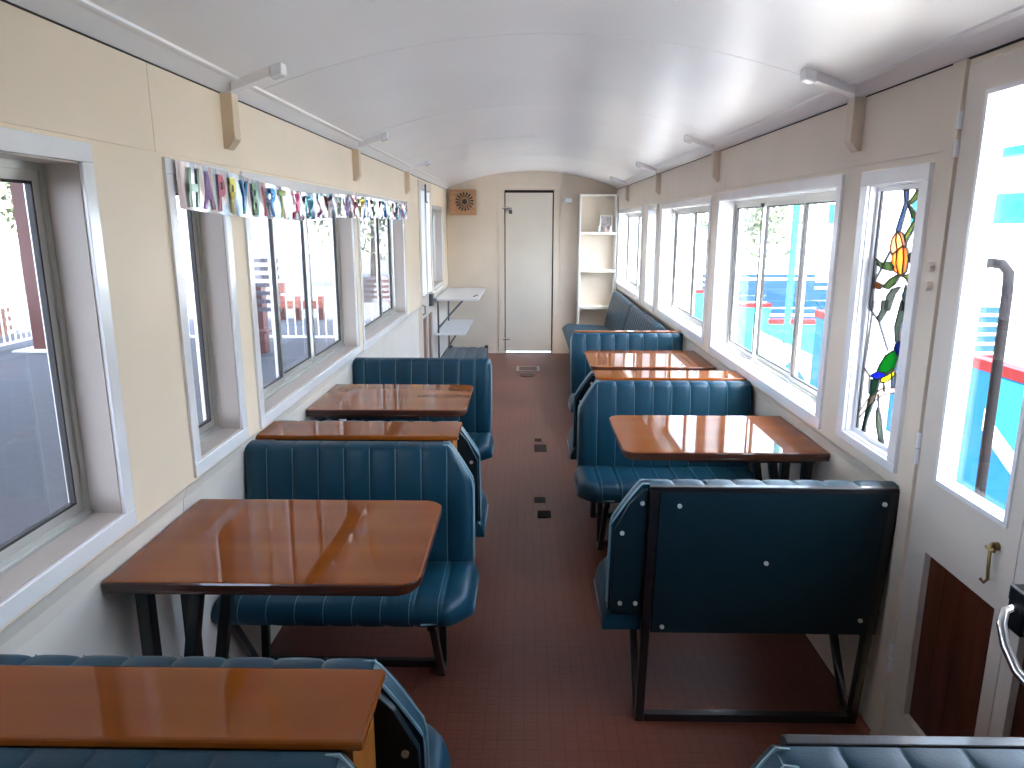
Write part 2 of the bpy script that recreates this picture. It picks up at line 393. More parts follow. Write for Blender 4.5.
GLASS_PIECES = [('branch_glass', 'bluegrey', [(2.245, 1.702), (2.221, 1.701), (2.214, 1.66), (2.241, 1.577), (2.266, 1.577), (2.231, 1.661)]), ('leaf_glass', 'green', [(2.214, 1.657), (2.181, 1.639), (2.144, 1.618), (2.136, 1.6), (2.182, 1.619)]), ('leaf_glass', 'lime', [(2.163, 1.612), (2.192, 1.585), (2.213, 1.561), (2.2, 1.541), (2.177, 1.57), (2.158, 1.599)]), ('leaf_glass', 'lime', [(2.209, 1.66), (2.184, 1.68), (2.168, 1.694), (2.149, 1.69), (2.163, 1.673), (2.196, 1.655)]), ('flower_glass', 'cream', [(2.254, 1.709), (2.237, 1.711), (2.22, 1.707), (2.218, 1.699), (2.234, 1.694), (2.252, 1.7)]), ('flower_glass', 'cream', [(2.18, 1.705), (2.164, 1.709), (2.146, 1.703), (2.144, 1.695), (2.16, 1.691), (2.178, 1.697)]), ('flower_glass', 'pink', [(2.257, 1.577), (2.282, 1.556), (2.29, 1.525), (2.273, 1.506), (2.243, 1.521), (2.26, 1.551)]), ('flower_glass', 'peach', [(2.257, 1.577), (2.26, 1.551), (2.243, 1.521), (2.214, 1.536), (2.233, 1.563)]), ('flower_glass', 'pink', [(2.254, 1.577), (2.225, 1.573), (2.206, 1.555), (2.195, 1.535), (2.213, 1.536), (2.233, 1.563)]), ('flower_glass', 'orange', [(2.272, 1.505), (2.243, 1.52), (2.242, 1.482), (2.222, 1.452), (2.246, 1.457), (2.267, 1.481)]), ('flower_glass', 'orange', [(2.243, 1.52), (2.213, 1.536), (2.2, 1.497), (2.199, 1.448), (2.22, 1.451), (2.242, 1.482)]), ('flower_glass', 'amber', [(2.212, 1.536), (2.188, 1.528), (2.172, 1.498), (2.178, 1.461), (2.197, 1.448), (2.2, 1.497)]), ('leaf_glass', 'green', [(2.37, 1.49), (2.333, 1.478), (2.274, 1.485), (2.249, 1.469), (2.262, 1.457), (2.329, 1.46), (2.363, 1.475)]), ('leaf_glass', 'green', [(2.209, 1.447), (2.234, 1.42), (2.272, 1.4), (2.309, 1.404), (2.271, 1.431), (2.222, 1.45)]), ('leaf_glass', 'green', [(2.176, 1.507), (2.159, 1.52), (2.141, 1.523), (2.139, 1.504), (2.164, 1.488)]), ('leaf_glass', 'lime', [(2.2, 1.446), (2.156, 1.455), (2.139, 1.443), (2.149, 1.422), (2.177, 1.442)]), ('leaf_glass', 'brown', [(2.368, 1.419), (2.308, 1.411), (2.325, 1.395), (2.371, 1.398)]), ('leaf_glass', 'greygreen', [(2.279, 1.333), (2.276, 1.378), (2.249, 1.403), (2.199, 1.415), (2.23, 1.388), (2.25, 1.336)]), ('leaf_glass', 'greygreen', [(2.303, 1.362), (2.263, 1.366), (2.272, 1.327), (2.303, 1.293), (2.323, 1.303), (2.302, 1.331)]), ('leaf_glass', 'greygreen', [(2.176, 1.345), (2.179, 1.387), (2.172, 1.422), (2.144, 1.403), (2.144, 1.349)]), ('leaf_glass', 'greygreen', [(2.186, 1.374), (2.136, 1.379), (2.148, 1.343), (2.174, 1.298), (2.172, 1.252), (2.194, 1.248), (2.207, 1.293)]), ('parrot_glass', 'navy', [(2.188, 1.245), (2.159, 1.257), (2.136, 1.25), (2.139, 1.229), (2.155, 1.206), (2.18, 1.214), (2.195, 1.226)]), ('parrot_glass', 'emerald', [(2.195, 1.222), (2.162, 1.207), (2.176, 1.168), (2.222, 1.142), (2.283, 1.139), (2.272, 1.16), (2.242, 1.196)]), ('parrot_glass', 'blue', [(2.325, 1.114), (2.282, 1.137), (2.219, 1.141), (2.241, 1.126), (2.292, 1.109)]), ('parrot_glass', 'yellow', [(2.174, 1.165), (2.163, 1.152), (2.214, 1.118), (2.25, 1.106), (2.254, 1.12), (2.214, 1.139)]), ('parrot_glass', 'tailgreen', [(2.315, 1.103), (2.259, 1.117), (2.278, 1.047), (2.31, 0.975), (2.323, 0.914), (2.343, 0.918), (2.329, 0.986), (2.312, 1.054)]), ('branch_glass', 'pale', [(2.378, 0.973), (2.324, 1.036), (2.241, 1.09), (2.138, 1.119), (2.134, 1.103), (2.236, 1.069), (2.304, 1.021), (2.374, 0.956)]), ('leaf_glass', 'greygreen', [(2.25, 1.031), (2.227, 0.998), (2.193, 0.922), (2.22, 0.919), (2.252, 0.968), (2.259, 1.013)])]
LEAD_LINES = [[(2.288, 1.515), (2.367, 1.416), (2.361, 1.323)], [(2.379, 1.708), (2.375, 1.322)], [(2.357, 1.356), (2.373, 1.132), (2.374, 0.917)], [(2.38, 1.354), (2.365, 1.321), (2.311, 1.297), (2.231, 1.213)], [(2.375, 1.132), (2.333, 1.113), (2.32, 1.053)], [(2.259, 1.067), (2.253, 1.03)], [(2.174, 1.161), (2.163, 1.113)], [(2.192, 1.151), (2.182, 1.106)], [(2.238, 1.114), (2.224, 1.083)], [(2.363, 1.489), (2.368, 1.419)]]

cm = MB()
YS0, YS1, ZS0, ZS1 = y0+.012, y1-.012, z0+.012, z1-.012
def cl(p): return (min(max(p[0], YS0), YS1), min(max(p[1], ZS0), ZS1))
def came(a, b, wd=.0034):
    a = cl(a); b = cl(b)
    if (Vector(a)-Vector(b)).length < .002: return
    cm.bar((1.130, *a), (1.130, *b), wd, .006, up=(1,0,0))
for nm, colr, poly in GLASS_PIECES:
    pl = [cl(p) for p in poly]
    pc = MB().prism(pl, lambda y, z: (1.129, y, z), lambda y, z: (1.132, y, z)); obj(nm, pc, SG[colr], W)
    for i in range(len(pl)): came(pl[i], pl[(i+1) % len(pl)])
for l in LEAD_LINES:
    for a, b in zip(l, l[1:]): came(a, b, .006)
frame_bars(cm, 1.127, 1.133, y0+.014, y1-.014, z0+.014, z1-.014, .005)
tag(obj('lead_came', cm, LEAD, W), 'black lead cames around the coloured glass', None, None, 'stuff')

# side doors (two leaves each)
def side_door(name, side, y0, y1, leaves, panel_m, pin=.09):
    xw = XL if side < 0 else XR; s = 1 if side < 0 else -1
    D = struct(empty(name, (xw, (y0+y1)/2, 0)))
    dm = MATS['door paint']
    xi = xw + s*.006; xo = xw - s*.034
    lo, hi = min(xi, xo), max(xi, xo)
    for (a, b) in leaves:
        a2, b2 = a+.0015, b-.0015
        lf = MB(); (ga, gb) = (a+pin, b-.045) if b < (y0+y1)/2+.1 else (a+.045, b-pin)
        gz0, gz1, pz0, pz1 = .925, 1.91, .22, .725
        # stiles and rails
        for c, d in (((a2,.012),(ga,1.98)), ((gb,.012),(b2,1.98)), ((ga,gz1),(gb,1.98)), ((ga,pz1),(gb,gz0)), ((ga,.012),(gb,pz0))):
            lf.box((lo, c[0], c[1]), (hi, d[0], d[1]))
        leaf = obj('door_leaf', lf, dm, D)
        fm = MB(); frame_bars(fm, min(xo, xi+s*.004), max(xo, xi+s*.004), ga, gb, gz0, gz1, .012); obj('glazing_bead', fm, TRIMW, leaf)
        obj('pane', MB().box((xw-s*.024-.0015, ga, gz0), (xw-s*.024+.0015, gb, gz1)), GLASS, leaf)
        n = 4
        for k in range(n):
            c = ga+(gb-ga)*k/n; d = ga+(gb-ga)*(k+1)/n
            obj('panel_plank', MB().box((min(xw-s*.01, xw-s*.022), c+.0008, pz0), (max(xw-s*.01, xw-s*.022), d-.0008, pz1)), panel_m, leaf, bevel=.001)
    return D, xi, s
mat('door paint', (.69,.625,.565), .35, var=.03, scale=4, bump=.05, bscale=20)
D, xi, s = side_door('door_2', 1, 1.06, 1.925, [(1.075,1.495),(1.495,1.925)], CEDAR, .088)
for z in (1.853, 1.785, 1.017, .97, .37, .32):       # butt hinges
    obj('hinge', MB().tube([(XR-.012, 1.927, z-.022), (XR-.012, 1.927, z+.022)], .007, 8).box((XR-.0075,1.925,z-.02),(XR-.004,1.955,z+.02)), TRIMW, D)
# brass cabin hook
hk = MB().tube([(1.094,1.561,.872),(1.078,1.561,.876),(1.074,1.556,.862),(1.073,1.552,.82),(1.074,1.55,.795),(1.066,1.55,.786),(1.06,1.557,.794)], .004, 8)
hk.tube([(1.094,1.561,.872),(1.083,1.561,.872)], .010, 10); hk.tube([(1.076,1.575,.866),(1.076,1.545,.866)], .004, 8)
obj('cabin_hook', hk, BRASS, D, smooth=True)
# rim lock with a chrome handle on the second leaf
lk = obj('rim_lock', MB().box((1.045,1.385,.745),(1.094,1.435,.845)).box((1.055,1.425,.80),(1.09,1.452,.835)), BLACKM, D, bevel=.004)
obj('lever_handle', MB().tube([(1.045,1.41,.80),(1.02,1.405,.795),(1.008,1.39,.775),(1.005,1.365,.74),(1.01,1.33,.705),(1.02,1.30,.69)], .0105, 10), CHROME, lk, smooth=True)
D3, xi, s = side_door('door_3', -1, 6.62, 7.40, [(6.615,7.01),(7.01,7.41)], BROWNP, .07)
obj('top_bolt', MB().box((XL+.006,7.0,1.80),(XL+.02,7.03,1.96)).tube([(XL+.02,7.015,1.80),(XL+.035,7.015,1.79)], .006), GREYM, D3)
obj('door_lock', MB().box((XL+.006,7.12,.80),(XL+.045,7.24,.92)).tube([(XL+.045,7.18,.86),(XL+.07,7.18,.86),(XL+.075,7.10,.84)], .009), GREYM, D3, bevel=.002)
obj('pull_handle', MB().tube([(XL+.006,6.66,.86),(XL+.03,6.66,.85),(XL+.03,6.66,.78),(XL+.006,6.66,.77)], .006), GREYM, D3)

# far end door: flat painted slab, gap at the top, threshold strip coloured pale to stand for light under the door
D1 = struct(empty('door_1', (.04, YE, 0)))
obj('door_slab', MB().box((DX0+.012, YE+.006, .022), (DX1-.014, YE+.034, DZ-.032)), DOORCREAM, D1, bevel=.002)
obj('door_stop', MB().box((DX0, YE+.036, 0), (DX0+.02, YE+.05, DZ)).box((DX1-.02, YE+.036, 0), (DX1, YE+.05, DZ)).box((DX0, YE+.036, DZ-.06), (DX1, YE+.05, DZ)), DARKGAP, D1)
for a, b in (((DX0-.075, -.0), (DX0-.004, DZ+.0035)), ((DX1+.004, 0), (DX1+.075, DZ+.0035)), ((DX0-.075, DZ+.004), (DX1+.075, DZ+.078))):
    obj('architrave', MB().box((a[0], YE-.012, a[1]), (b[0], YE, b[1])), ENDCREAM, D1, bevel=.002)
obj('gap_light_strip', MB().box((DX0+.005, YE-.02, .0), (DX1-.005, YE+.09, .012)), mat('gap light metal', (.75,.77,.8), .25, metal=.7), D1)
for z in (1.78, .18):
    b = MB().box((DX0-.02, YE-.008, z-.012), (DX0+.06, YE+.004, z+.012)).tube([(DX0-.03, YE-.012, z), (DX0+.07, YE-.012, z)], .007)
    obj('bolt', b, CHROME, D1)
obj('padlock', MB().box((DX0+.055, YE-.03, 1.715), (DX0+.095, YE-.01, 1.76)).tube([(DX0+.065,YE-.02,1.76),(DX0+.065,YE-.02,1.785),(DX0+.085,YE-.02,1.785),(DX0+.085,YE-.02,1.76)], .004), GREYM, D1, bevel=.002)
# corner bead boards on the far wall
struct(obj('baseboard_far', MB().box((XL, YE-.012, 0), (DX0-.075, YE, .035)).box((DX1+.075, YE-.012, 0), (XR, YE, .035)), ENDCREAM))

# dark worn squares and grille plate of the floor
WORN = mat('dark worn lino', (.016, .009, .008), .7, spec=.15, var=.2, scale=40)
for (x, y, w_, l_) in ((.098,5.224,.05,.075), (.112,5.02,.09,.17), (.089,4.013,.065,.085), (.110,3.80,.075,.10)):
    obj('floor_patch', MB().box((x-w_/2, y-l_/2, .0), (x+w_/2, y+l_/2, .0015)), WORN, fl)
gr = empty('floor_grille', (.03, 7.95, 0), 'small rectangular metal grille plate set in the floor before the far door', 'floor grille')
fm = MB()
fm.box((-.10,7.80,0),(.16,7.835,.006)).box((-.10,8.06,0),(.16,8.095,.006)).box((-.10,7.835,0),(-.07,8.06,.006)).box((.13,7.835,0),(.16,8.06,.006))
obj('grille_frame', fm, mat('dull steel plate', (.35,.33,.31), .4, metal=.6), gr)
obj('grille_plate', MB().box((-.07,7.835,0),(.13,8.06,.003)), mat('brown plate', (.10,.036,.026), .5), gr)
m = MB(); n = 20
m.prism([(.02+.08*math.cos(2*PI*k/n), 7.60+.085*math.sin(2*PI*k/n)) for k in range(n)], lambda x, y: (x, y, 0), lambda x, y: (x, y, .004))
tag(obj('drain_cover', m, mat('dark brown plate', (.055,.020,.015), .5)), 'small dark oval cover on the floor just in front of the metal grille', 'floor cover')

# ---------------------------------------------------------------- benches
LEAN = .09/.85
SCREW = mat('bright screw steel', (.75,.75,.76), .3, metal=.55)
def make_bench(side, foot_y, f, W, label, chamfer=True, rear_board=False, flute=.09, group='teal upholstered carriage benches', H=.85, legs=True, screws=True):
    """u: 0 at the side wall to W at the aisle, v: forward from the rear foot, z: up; f = +1 faces the far door, -1 faces the camera"""
    xw = XL-.019 if side < 0 else XR; s = 1 if side < 0 else -1
    if side < 0: W += .019
    B = empty('bench', (xw + s*W/2, foot_y, 0), label, 'bench', group)
    key_loc = B.location
    def P(u, v, z): return (xw + s*u, foot_y + f*v, z)
    u0 = .003
    def nose(u, r=.035):            # rounds both ends of a cushion
        if u-u0 < .012: return .9
        d = W-u
        if d >= r: return 1.0
        return math.sqrt(max(0, 1-((r-d)/r)**2))*.8+.2
    def flt(u):
        t = ((W - u) / flute) % 1.0
        return 1-abs(2*t-1)**7
    us = [u0, u0+.006, u0+.015, u0+.03]
    u = W - .006; marks = []
    allu = set()
    k = 0
    while W - k*flute > u0+.03:
        a = W - k*flute
        for t in (0, .035, .1, .3, .5, .7, .9, .965):
            q = a - t*flute
            if q > u0+.03: allu.add(round(q, 5))
        if k: marks.append(a)
        k += 1
    for q in (W-.006, W-.016): allu.add(round(q, 5))
    us = sorted(set(us) | allu | {W})
    CH = .088; CZ = .135
    def ztop(u):
        if chamfer and u > W-CH: 
            t = (u-(W-CH))/CH
            return H - CZ*(t**1.15)
        r = .03; d = W-u
        if not chamfer and d < r: return H - (r-math.sqrt(max(0, r*r-(r-d)**2)))
        return H
    def back_v(z): return -LEAN*z
    T = .064; zb = .412
    def bsec(u):
        e = nose(u); zt = ztop(u); fl_ = flt(u); d = .0065*(fl_-1)
        th = T*e
        off = .016
        pts = []
        def q(n, z): return P(u, back_v(z)+off+n, z)
        pts.append(q(0, zb)); pts.append(q(th*.6, zb)); pts.append(q(th+d, zb+.025))
        for t in (.15, .4, .65, .85, 1): pts.append(q(th+d+.008*math.sin(PI*t)*e, zb+.025+(zt-.038-zb-.025)*t))
        for fn, dz in ((.985,-.022),(.93,-.011),(.80,-.0035),(.6,0),(.3,0)): pts.append(q((th+d)*fn, zt+dz+d*.8))
        pts.append(q(-.002, zt-.002))
        return pts
    m = MB().loops([bsec(u) for u in us]); back = obj('backrest', m, TEAL, B, smooth=True)
    # seat cushion
    D = .345; sv0 = .0
    WB = W; W = W+.016
    def sd(u):
        c = .085
        if u > W-c: return D - .085*((u-(W-c))/c)**1.5
        return D
    def ssec(u):
        e = nose(u, .04); d = .0065*(flt(u)-1); dd = sd(u); h = .085
        zt = .43; pts = []
        zc = .345
        pts.append(P(u, sv0-.03, zc)); 
        hz = zc + h*e
        pts.append(P(u, sv0-.03, hz-.02+d))
        for t in (.15, .4, .65, .85): pts.append(P(u, sv0-.03+(dd)*t, hz+d+.006*math.sin(PI*t)*e+.012*t))
        for a in (70, 45, 15, -15, -45):
            ar = math.radians(a)
            pts.append(P(u, dd-.045+.045*math.cos(ar)*(.6+.4*e), (hz+zc)/2+.006+((hz-zc)/2+.006+d)*math.sin(ar)))
        pts.append(P(u, dd-.06, zc))
        return pts
    m = MB().loops([ssec(u) for u in [q*W/WB if q > .1 else q for q in us]]); seat = obj('seat', m, TEAL, B, smooth=True)
    # stitching lines on the flute seams
    for a in marks:
        st = MB(); sec = bsec(a)
        for i in range(2, 9):
            p, q = Vector(sec[i]), Vector(sec[i+1]); o = Vector((0, f*.0012, .0006)); st.bar(p+o, q+o, .0022, .0012, up=(0, f, .2))
        obj('stitch_line', st, STITCH, back)
    for a in marks:
        st = MB(); sec = ssec(a)
        for i in range(1, 10):
            p, q = Vector(sec[i]), Vector(sec[i+1]); st.bar(p+Vector((0,0,.001)), q+Vector((0,0,.001)), .0022, .0012)
        obj('stitch_line', st, STITCH, seat)
    WS = W; W = WB
    # piping on the aisle edge of the back and seat
    def edge(n, inset=.004):
        pts = []
        if chamfer:
            zz = [(W-CH-.02, H-.004)] + [(W-CH+CH*t, H-CZ*(t**1.15)-.002) for t in (0,.2,.4,.6,.8,.93)] + [(W-.001, H-CZ-.02), (W, .55), (W, .42), (W-.012, zb)]
        else: zz = [(W-.05, H-.002), (W-.02, H-.008), (W-.006, H-.022), (W, H-.045), (W, .55), (W-.006, zb)]
        return [P(u_, back_v(z)+.016+n, z) for u_, z in zz]
    obj('piping', MB().tube(edge(.004), .0034, 6).tube(edge(T*.62), .0034, 6), PIPING, back, smooth=True)
    pp = []; W = WS
    for u_ in [W-.004]*1: pp += [P(u_, -.0, .365), P(W-.001, .12, .37), P(W-.001, D-.11, .375)]
    pp += [P(W-.03, D-.055, .375), P(W-.085, D-.012, .375), P(W-.16, D-.002, .372)]
    obj('piping', MB().tube(pp, .0036, 6), PIPING, seat, smooth=True)
    W = WB
    # backing board, rear side
    def rearpoly(ua, ub): 
        if ub > W-CH-.01 and chamfer:
            return [(ua, .335)] + ([(W-.012, .37)] if True else []) + [(W-.008, H-CZ-.01), (W-.05, H-CZ*.40-.01), (W-CH-.005, H-.012), (ua, H-.012)]
        return [(ua, .335), (ub, .335), (ub, H-.012), (ua, H-.012)]
    ul = W-.118; RZ = H-.0095 if H > .848 and chamfer else H-.021
    m = MB().prism([(u0, .345), (ul-.016, .345), (ul-.016, RZ-.0045), (u0, RZ-.0045)], lambda u_, z: P(u_, back_v(z)-.012, z), lambda u_, z: P(u_, back_v(z)+.012, z))
    bb = obj('back_board', m, TEALB, B, bevel=.004)
    wing = [(ul+.016, .412), (W-.012, .412), (W-.006, .44)] + ([(W-.006, H-CZ-.015), (W-.045, H-CZ*.42-.008), (W-CH, H-.012)] if chamfer else [(W-.006, H-.04), (W-.03, H-.012)]) + [(ul+.016, H-.012)]
    wb_ = obj('wing_board', MB().prism(wing, lambda u_, z: P(u_, back_v(z)-.004, z), lambda u_, z: P(u_, back_v(z)+.014, z)), TEALB, B, bevel=.003)
    # steel frame
    tw = .027
    fr = MB()
    fr.bar(P(u0+.01, back_v(H+.004)+.001, RZ), P(ul+.013, back_v(H+.004)+.001, RZ), tw*.85, tw*.7)
    obj('top_rail', fr, BLACKM, B, bevel=.003)
    if f < 0: obj('tube_end', MB().box(*[tuple(fn(a_, b_) for a_, b_ in zip(P(ul+.0132, back_v(H)-.006, RZ-.006), P(ul+.0138, back_v(H)+.010, RZ+.006))) for fn in (min, max)]), DARKGAP, B)
    if not legs: return B
    for uu in (u0+.022, ul):
        obj('leg', MB().bar(P(uu, 0, 0), P(uu, back_v(RZ), RZ-.002), tw, up=(0,f,0)), BLACKM, B, bevel=.003)
        obj('brace', MB().bar(P(uu, .050, .008), P(uu, D-.07, .345), tw*.9, up=(0,f,0)), BLACKM, B, bevel=.003)
        obj('foot_bar', MB().bar(P(uu, -.012, tw*.45), P(uu, .064, tw*.45), tw*.98, tw*.9), BLACKM, B, bevel=.002)
        obj('seat_rail', MB().bar(P(uu, -.035, .335), P(uu, D-.05, .335), tw*.9), BLACKM, B)
    obj('floor_rail', MB().bar(P(u0+.036, 0, tw/2), P(ul-.014, 0, tw/2), tw), BLACKM, B, bevel=.002)
    if screws:
        def screw(par, u_, z, off):
            c = Vector(P(u_, back_v(z)-off, z)); n_ = Vector((0, -f, 0))
            m = MB().tube([c, c+n_*.0035, c+n_*.0058], .007, 8); obj('screw', m, SCREW, par, smooth=True)
        for u_, z in ((.05, .80), (.06, .40), ((u0+ul)/2+.01, .60), (ul-.075, .79), (ul-.05, .37)): screw(bb, u_, z, .012)
        for u_, z in ((W-.085, H-.055), (W-.03, H-CZ-.02), (W-.034, .45), (W-.082, .45)): screw(wb_, u_, z, .004)
    return B

WLn, WRn = .783, .838
G = 'teal channelled bench seats of the carriage'; HL = .846
make_bench(-1, .83, -1, WLn, 'teal bench facing the camera below the nearest wooden ledge, only its top edge in view', H=HL, group=G)
make_bench(-1, 1.18, 1, WLn, 'teal bench just behind the nearest wooden ledge, facing the big left table', H=HL-.012, group=G)
make_bench(-1, 2.37, -1, WLn, 'large teal bench behind the big left table, wooden ledge along its top', H=HL, group=G)
make_bench(-1, 2.77, 1, WLn, 'teal left bench back turned to the camera, behind the middle wooden ledge', H=HL-.008, group=G)
make_bench(-1, 3.98, -1, .770, 'teal square-topped bench behind the smaller far left table', chamfer=False, group=G)
make_bench(1, .85, -1, .818, 'teal bench in the bottom right corner with black steel rail along its top', group=G, chamfer=True)
make_bench(1, 2.09, 1, WRn, 'teal right bench seen from behind with bare back board, screws and black steel legs', group=G)
make_bench(1, 3.41, -1, WRn, 'teal bench on the right behind the near right table, seat and back in view', H=HL, group=G)
make_bench(1, 3.77, 1, WRn, 'teal right bench turned away from the camera, behind the narrow wooden ledge', H=HL-.008, group=G)
make_bench(1, 4.96, -1, .78, 'teal square-topped bench on the right behind the far right table', chamfer=False, group=G, flute=.10)

# wooden ledges between back-to-back benches
def ledge(side, y0, y1, xe, label, endboard=True, z=.854):
    xw = XL-.018 if side < 0 else XR-.004; s = 1 if side < 0 else -1
    L = empty('ledge', ((xw+xe)/2, (y0+y1)/2, z-.03), label, 'ledge', 'varnished wooden ledges between back-to-back benches')
    obj('board', MB().box((min(xw, xe), y0, z-.018), (max(xw, xe), y1, z)), TABLE, L, bevel=.005)
    if endboard:
        e = xe - s*.02
        obj('end_board', MB().box((min(e, e-s*.018), y0+.02, .45), (max(e, e-s*.018), y1-.02, z-.022)), ENDWOOD, L)
    return L
ledge(-1, .915, 1.096, -.238, 'glossy brown wooden ledge across the bottom left corner, nearest to the camera')
ledge(-1, 2.478, 2.672, -.242, 'glossy brown ledge behind the big left table, on top of the large teal bench')
ledge(1, 3.492, 3.684, .352, 'narrow glossy brown ledge on the right, between the two right tables')

# tables
def dark_edges(o):          # the moulded edge is a darker timber than the top face
    o.data.materials.append(TABLEEDGE)
    for p in o.data.polygons:
        if p.normal.z < .5: p.material_index = 1
def table(side, y0, y1, xe, label, z=.78):
    xw = XL-.018 if side < 0 else XR+.018; s = 1 if side < 0 else -1
    T = empty('table', ((xw+xe)/2, (y0+y1)/2, 0), label, 'table', 'varnished wooden dining tables fixed to the carriage walls')
    r = .055; pts = [(xw, y0), (xw, y1)]
    for cy, a0 in ((y1-r, 90), (y0+r, 0)):
        for k in range(7):
            a = math.radians(a0 - k*15); pts.append((xe - s*r + s*r*math.cos(a), cy + r*math.sin(a)))
    m = MB().prism(pts, lambda x, y: (x, y, z-.024), lambda x, y: (x, y, z))
    top = obj('tabletop', m, TABLE, T, bevel=.006); dark_edges(top)
    m = MB().prism([(x + (0 if i < 2 else -s*.010), y + (.006 if y < (y0+y1)/2 else -.006)) for i, (x, y) in enumerate(pts)], lambda x, y: (x, y, z-.034), lambda x, y: (x, y, z-.023))
    obj('edge_moulding', m, TABLEEDGE, T, bevel=.003, smooth=True)
    xa = xw + s*.045
    for yy in (y0+.095, y1-.215):
        obj('leg', MB().bar((xa, yy, 0), (xa, yy, z-.045), .034, up=(0,1,0)), BLACKM, T, bevel=.003)
        obj('strut', MB().bar((xa+s*.012, yy, .03), (xa+s*.135, yy, z-.05), .030, up=(0,1,0)), BLACKM, T, bevel=.003)
        obj('bearer', MB().bar((xw+s*.02, yy, z-.055), (xw+s*.5, yy, z-.055), .03, .02), BLACKM, T)
    return T
table(-1, 1.508, 2.030, -.243, 'largest glossy brown table on the left, nearest to the camera', z=.789)
table(-1, 3.090, 3.620, -.262, 'smaller looking glossy brown table further back on the left side', z=.789)
table(1, 2.530, 3.062, .362, 'glossy brown table on the right reflecting the wide window, nearer of two')
table(1, 4.145, 4.718, .385, 'glossy brown table on the right further back, before the square-topped teal bench')
# thin shiny strip on top of the far right bench
tag(obj('top_ledge', MB().box((.345, 5.035, .852), (XR-.004, 5.08, .859)), TABLE, bevel=.003), 'thin polished wooden strip on top of the square-topped right bench', 'ledge')

# long side sofa along the right wall (two upholstered lengths)
def sofa(y0, y1, label):
    B = empty('side_sofa', (.8, (y0+y1)/2, 0), label, 'bench', 'long teal wall benches along the right windows')
    us = []
    n = int(round((y1-y0)/.10)); fw = (y1-y0)/n
    for k in range(n):
        for t in (0, .06, .2, .5, .8, .94): us.append(y0+(k+t)*fw)
    us += [y1, y0+.015, y1-.015]; us = sorted(set(us))
    def fl_(y): t = ((y-y0)/fw) % 1; return 1-abs(2*t-1)**6
    def nz(y, r=.05):
        d = min(y-y0, y1-y); return 1 if d > r else math.sqrt(max(0, 1-((r-d)/r)**2))*.85+.15
    def sec(y):
        e = nz(y); d = .012*(fl_(y)-1); zt = .845-.05*(1-e)
        return [(1.085, y, .40), (1.0-.05*e, y, .40)] + [(.955-.03*e-d+.075*t, y, .43+(zt-.11)*t-.43*t+.0) for t in (.05,.3,.6,.85)] + \
               [(1.03-.03*e-d, y, zt-.05+.0), (1.04-.02*e, y, zt-.015+d), (1.06, y, zt+d), (1.083, y, zt-.02), (1.088, y, zt-.06)]
    def q(y):
        e = nz(y); d = .010*(fl_(y)-1); zt = .832-.05*(1-e); pts = [(1.088, y, .40)]
        for t in (0, .25, .5, .75, 1):
            pts.append((.925+.085*t+.03*(1-e)-.012*math.sin(PI*t)-d, y, .40+(zt-.05-.40)*t))
        for a in (150, 120, 90, 55, 20): pts.append((1.05+.04*math.cos(math.radians(a)), y, zt-.04+(.04+d)*math.sin(math.radians(a))))
        return pts
    b = obj('backrest', MB().loops([q(y) for y in us]), TEAL, B, smooth=True)
    def qs(y):
        e = nz(y, .04); d = .008*(fl_(y)-1)
        return [(1.08, y, .33), (1.08, y, .42)] + [(x, y, .345+.085*e+d+.006*k) for k, x in enumerate((.9, .75, .6, .5))] + [(.45, y, .415+d), (.43, y, .385), (.445, y, .35), (.47, y, .33)]
    obj('seat', MB().loops([qs(y) for y in us]), TEAL, B, smooth=True)
    obj('plinth', MB().box((.52, y0+.02, 0), (1.075, y1-.02, .335)), TEALB, B, bevel=.004)
sofa(5.42, 7.02, 'long teal wall bench along the right windows, nearer length behind the far right table')
sofa(7.03, 8.48, 'long teal wall bench along the right windows, farther length beside the bookcase')

# folded ribbed cushion on the floor under the desk
Cq = empty('floor_cushion', (-.72, 8.3, 0), 'grey-blue ribbed cushion lying on the floor under the white desk', 'cushion')
GB = mat('grey blue vinyl', (.07, .11, .15), .4, bump=.1, bscale=100)
def cu(x):
    t = ((x+.95)/.12) % 1; d = .012*(1-abs(2*t-1)**5-1)
    return [(x, 7.95, .0), (x, 7.93, .05+d), (x, 7.97, .095+d), (x, 8.4, .10+d), (x, 8.86, .095+d), (x, 8.9, .05+d), (x, 8.88, 0)]
xs = sorted({-.95+.12*k+.12*t for k in range(4) for t in (0,.07,.25,.5,.75,.93)} | {-.47})
obj('pad', MB().loops([cu(x) for x in xs]), GB, Cq, smooth=True)
for x in (-.935, -.488):
    obj('corner_cap', MB().box((x-.02, 8.82, 0), (x+.02, 8.91, .112)), BLACKM, Cq, bevel=.004)

# two-level white desk on a black tube frame
Dk = empty('desk', (-.73, 8.25, 0), 'white two-level folding desk on thin dark metal frame, in the far left corner', 'desk')
obj('upper_top', MB().box((XL+.006, 7.56, .806), (-.492, 8.93, .826)), DESKW, Dk, bevel=.002)
obj('lower_shelf', MB().box((XL+.006, 7.58, .436), (-.640, 8.80, .452)), DESKW, Dk, bevel=.002)
for y in (7.62, 8.66):
    obj('post', MB().bar((-.93, y, 0), (-.93, y, .806), .018), GREYM, Dk)
    obj('brace', MB().bar((-.925, y, .52), (-.66, y, .806), .014), GREYM, Dk)
    obj('brace', MB().bar((-.925, y, .16), (-.74, y, .436), .014), GREYM, Dk)
tag(obj('pen', MB().tube([(-.56,7.78,.832),(-.53,7.93,.832)], .006), BLACKM), 'small dark pen lying on the front corner of the white desk', 'pen')

